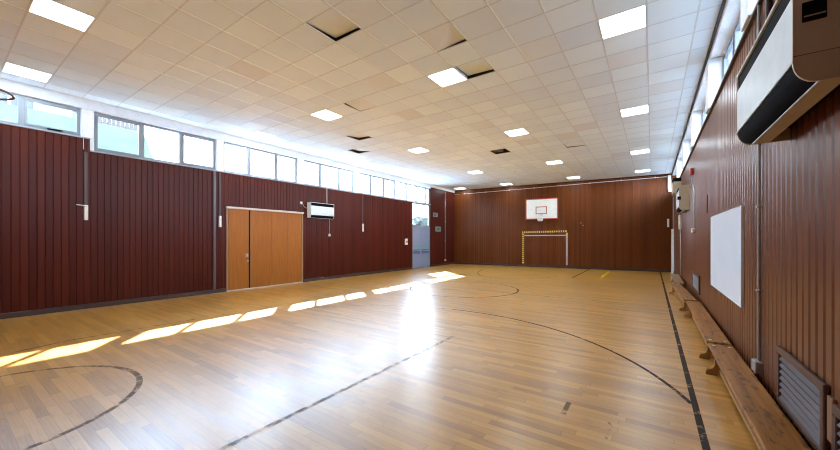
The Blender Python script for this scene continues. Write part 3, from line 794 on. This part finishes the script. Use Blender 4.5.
# ------------------------------------------------------------------ benches
def bench(loc, rz, L, label, old=False):
    """low gymnastic bench, local: x across (0 = middle), y along"""
    t = empty('gym_bench', loc, label, 'bench', 'low benches along the right wall'); t.rotation_euler = (0, 0, rz)
    w = .118; top = .30; b = 'benchold' if old else 'bench'
    mb = MB(); mb.box((-w, -L / 2, top - .036), (w, L / 2, top), .009, 2); sub(mb, 'seat', b, t)
    mb = MB(); mb.box((-.022, -L / 2 + .2, .065), (.022, L / 2 - .2, top - .036), .004); mb.box((-.045, -L / 2 + .2, .035), (.045, L / 2 - .2, .075), .006); sub(mb, 'rail', 'benchleg', t)
    for e in (-1, 1):
        # scrolled foot across the bench
        half = [(-.165, 0), (-.165, .03), (-.150, .062), (-.120, .070), (-.098, .082), (-.085, .12), (-.080, top - .036)]
        prof = half + [(-p, q) for p, q in half[::-1]] + [(.07, 0), (.05, .02), (-.05, .02), (-.07, 0)]
        mb = MB(); y = e * (L / 2 - .28); mb.prism(prof, 'y', y - .022, y + .022); sub(mb, 'leg', 'benchleg', t)
        mb = MB(); y2 = e * (L / 2 - .045); mb.box((-.10, y2 - .02, top - .075), (.10, y2 + .02, top - .036), .004); sub(mb, 'batten', 'benchleg', t)
        for x in (-.07, .07):
            mb = MB(); mb.dome((x, e * (L / 2 - (.1 if x < 0 else .1)), top - .001), .019, .009); sub(mb, 'stud', 'stud', t)
    return t
bench((.690, 3.82, 0), 0, 3.34, 'nearest long wooden bench, worn seat running out of the bottom of the photo')
bench((.700, 7.31, 0), R(-.35), 3.46, 'second wooden bench, standing right under the whiteboard')
bench((.620, 10.85, 0), R(2.0), 3.30, 'third bench, its far end turned slightly out from the wall')
bench((.690, 14.25, 0), R(-.5), 3.1, 'farthest bench, duller, near the far right corner', True)

# ------------------------------------------------------------------ outdoors, seen through the left windows
mb = MB(); mb.quad((-90, -40, -.35), (-5, -40, -.35), (-5, 80, -.35), (-90, 80, -.35)); mb.mi = 1; mb.quad((-5, -40, -.35), (60, -40, -.35), (60, 80, -.35), (-5, 80, -.35)); struct(mb.build('ground', ['ground', 'dim_bounce_ground']))  # unseen ground, toned for the light it bounces indoors
mb = MB(); mb.prism([(-13.5, -.34), (-20, 6.70), (-45, 6.72), (-45, -.34)], 'y', -14, 5.8)
o = mb.build('grass_bank', 'grass'); tag(o, 'green grass bank outside the nearest left windows', 'grass bank')
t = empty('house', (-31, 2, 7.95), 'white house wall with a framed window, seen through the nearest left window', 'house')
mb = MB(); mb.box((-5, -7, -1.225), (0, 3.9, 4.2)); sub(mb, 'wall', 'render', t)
mb = MB(); mb.box((-5.4, -7.4, 4.2), (.4, 4.3, 4.4)); sub(mb, 'roof', 'roof', t)
mb = MB()
for a, b in (((-.02, 1.62, 1.35), (.08, 3.25, 1.47)), ((-.02, 1.62, 2.37), (.08, 3.25, 2.49)), ((-.02, 1.62, 1.47), (.08, 1.74, 2.37)), ((-.02, 3.13, 1.47), (.08, 3.25, 2.37)), ((-.02, .6, .2), (.08, .72, 2.6)), ((-.02, 1.0, .2), (.08, 1.12, 2.6))): mb.box(a, b)
sub(mb, 'window_frame', 'houseframe', t)
mb = MB(); mb.box((-.01, 1.74, 1.47), (.03, 3.13, 2.37)); sub(mb, 'window_pane', 'houseglass', t)
mb = MB()
for k in range(11): mb.box((-20.6, 4.0 + .16 * k, 6.72), (-20.55, 4.14 + .16 * k, 7.45))
mb.box((-20.65, 4.0, 6.88), (-20.6, 5.74, 6.96)); mb.box((-20.65, 4.0, 7.24), (-20.6, 5.74, 7.32))
tag(mb.build('timber_fence', 'fence', origin=(-20.6, 4.9, 6.78)), 'grey timber fence on top of the grass bank outside', 'fence')

t = empty('tree', (-25.5, 37, -.35), 'blurred grey-green tree outside, behind the window over the blue doors', 'tree')
mb = MB(); mb.tube([(0, 0, 0), (.05, 0, 1.2), (0, .1, 2.6)], .16, 10); sub(mb, 'trunk', 'fence', t)
mb = MB(); rnd = random.Random(4)
for k in range(26):
    c = Vector((rnd.uniform(-1.3, 1.3), rnd.uniform(-2.3, 2.3), rnd.uniform(1.7, 4.6))); r = rnd.uniform(.5, .85)
    g = bmesh.ops.create_icosphere(mb.bm, subdivisions=2, radius=r, matrix=Matrix.Translation(c))
    for v in g['verts']: v.co += (v.co - c) * rnd.uniform(-.25, .25)
sub(mb, 'crown', 'leaves', t)

# ------------------------------------------------------------------ light
w = bpy.data.worlds.new('sky'); sc.world = w; w.use_nodes = True; nt = w.node_tree; nt.nodes.clear(); n = N(nt)
out = n.node('ShaderNodeOutputWorld'); bg = n.node('ShaderNodeBackground')
tc = n.node('ShaderNodeTexCoord'); sp = n.node('ShaderNodeSeparateXYZ'); nt.links.new(tc.outputs['Generated'], sp.inputs[0])
c = n.ramp(n.math('MULTIPLY', sp.outputs[2], 1.0), [(0.0, (.80, .93, 1.16)), (.18, (.76, .92, 1.18)), (.40, (.38, .51, .70)), (1.0, (.22, .36, .60))])
# brighter on the sun's side of the sky
az = n.node('ShaderNodeVectorMath', operation='DOT_PRODUCT'); nt.links.new(tc.outputs['Generated'], az.inputs[0]); az.inputs[1].default_value = (-.766, .643, 0)
nt.links.new(c, bg.inputs[0]); n.put(bg.inputs[1], n.mrange(az.outputs['Value'], -.7, .8, 13.0, 23.0))
nt.links.new(bg.outputs[0], out.inputs[0])
sd = bpy.data.lights.new('sun', 'SUN'); sd.energy = 27; sd.angle = math.radians(.9); sd.color = (1.0, .985, .96)
so = bpy.data.objects.new('sun', sd); COL.objects.link(so)
so.rotation_euler = Vector((.953, -.80, -1.0)).to_track_quat('-Z', 'Y').to_euler(); so.location = (-20, 12, 15)
# daylight portals in the two window bands
def portal(x, y0, y1, z0, z1, rot):
    l = bpy.data.lights.new('window_portal', 'AREA'); l.shape = 'RECTANGLE'; l.size = z1 - z0; l.size_y = y1 - y0
    o = bpy.data.objects.new('window_portal', l); COL.objects.link(o); o.location = (x, (y0 + y1) / 2, (z0 + z1) / 2); o.rotation_euler = rot
    l.cycles.is_portal = True
portal(XL - .19, YN, 16.7, SILL, HEAD, (0, R(-90), 0))
portal(XR + .25, YN, YF, SILL_R, 4.70, (0, R(90), 0))
portal(XL - .165, EXIT[0], EXIT[1], EXIT[2], SILL, (0, R(-90), 0))

# ------------------------------------------------------------------ camera
F, YAW, HY = 337.64, .6018, 239.75
cd = bpy.data.cameras.new('camera'); cam = bpy.data.objects.new('camera', cd); COL.objects.link(cam)
cd.sensor_fit = 'HORIZONTAL'; cd.sensor_width = 36; cd.lens = 36 * F / 840
cd.shift_y = (HY - 225) / 840; cd.clip_start = .02; cd.clip_end = 300
cam.location = (0, 0, 1.583); cam.rotation_euler = (PI / 2, 0, YAW)
sc.camera = cam
sc.cycles.max_bounces = 14; sc.cycles.diffuse_bounces = 8; sc.cycles.transparent_max_bounces = 24; sc.cycles.sample_clamp_indirect = 8; sc.cycles.sample_clamp_direct = 4.0; sc.cycles.filter_width = 1.1
vs = sc.view_settings; sc.display_settings.display_device = 'sRGB'
vs.view_transform = 'Standard'; vs.look = 'None'; vs.gamma = 1; vs.use_curve_mapping = False; vs.exposure = 1.5
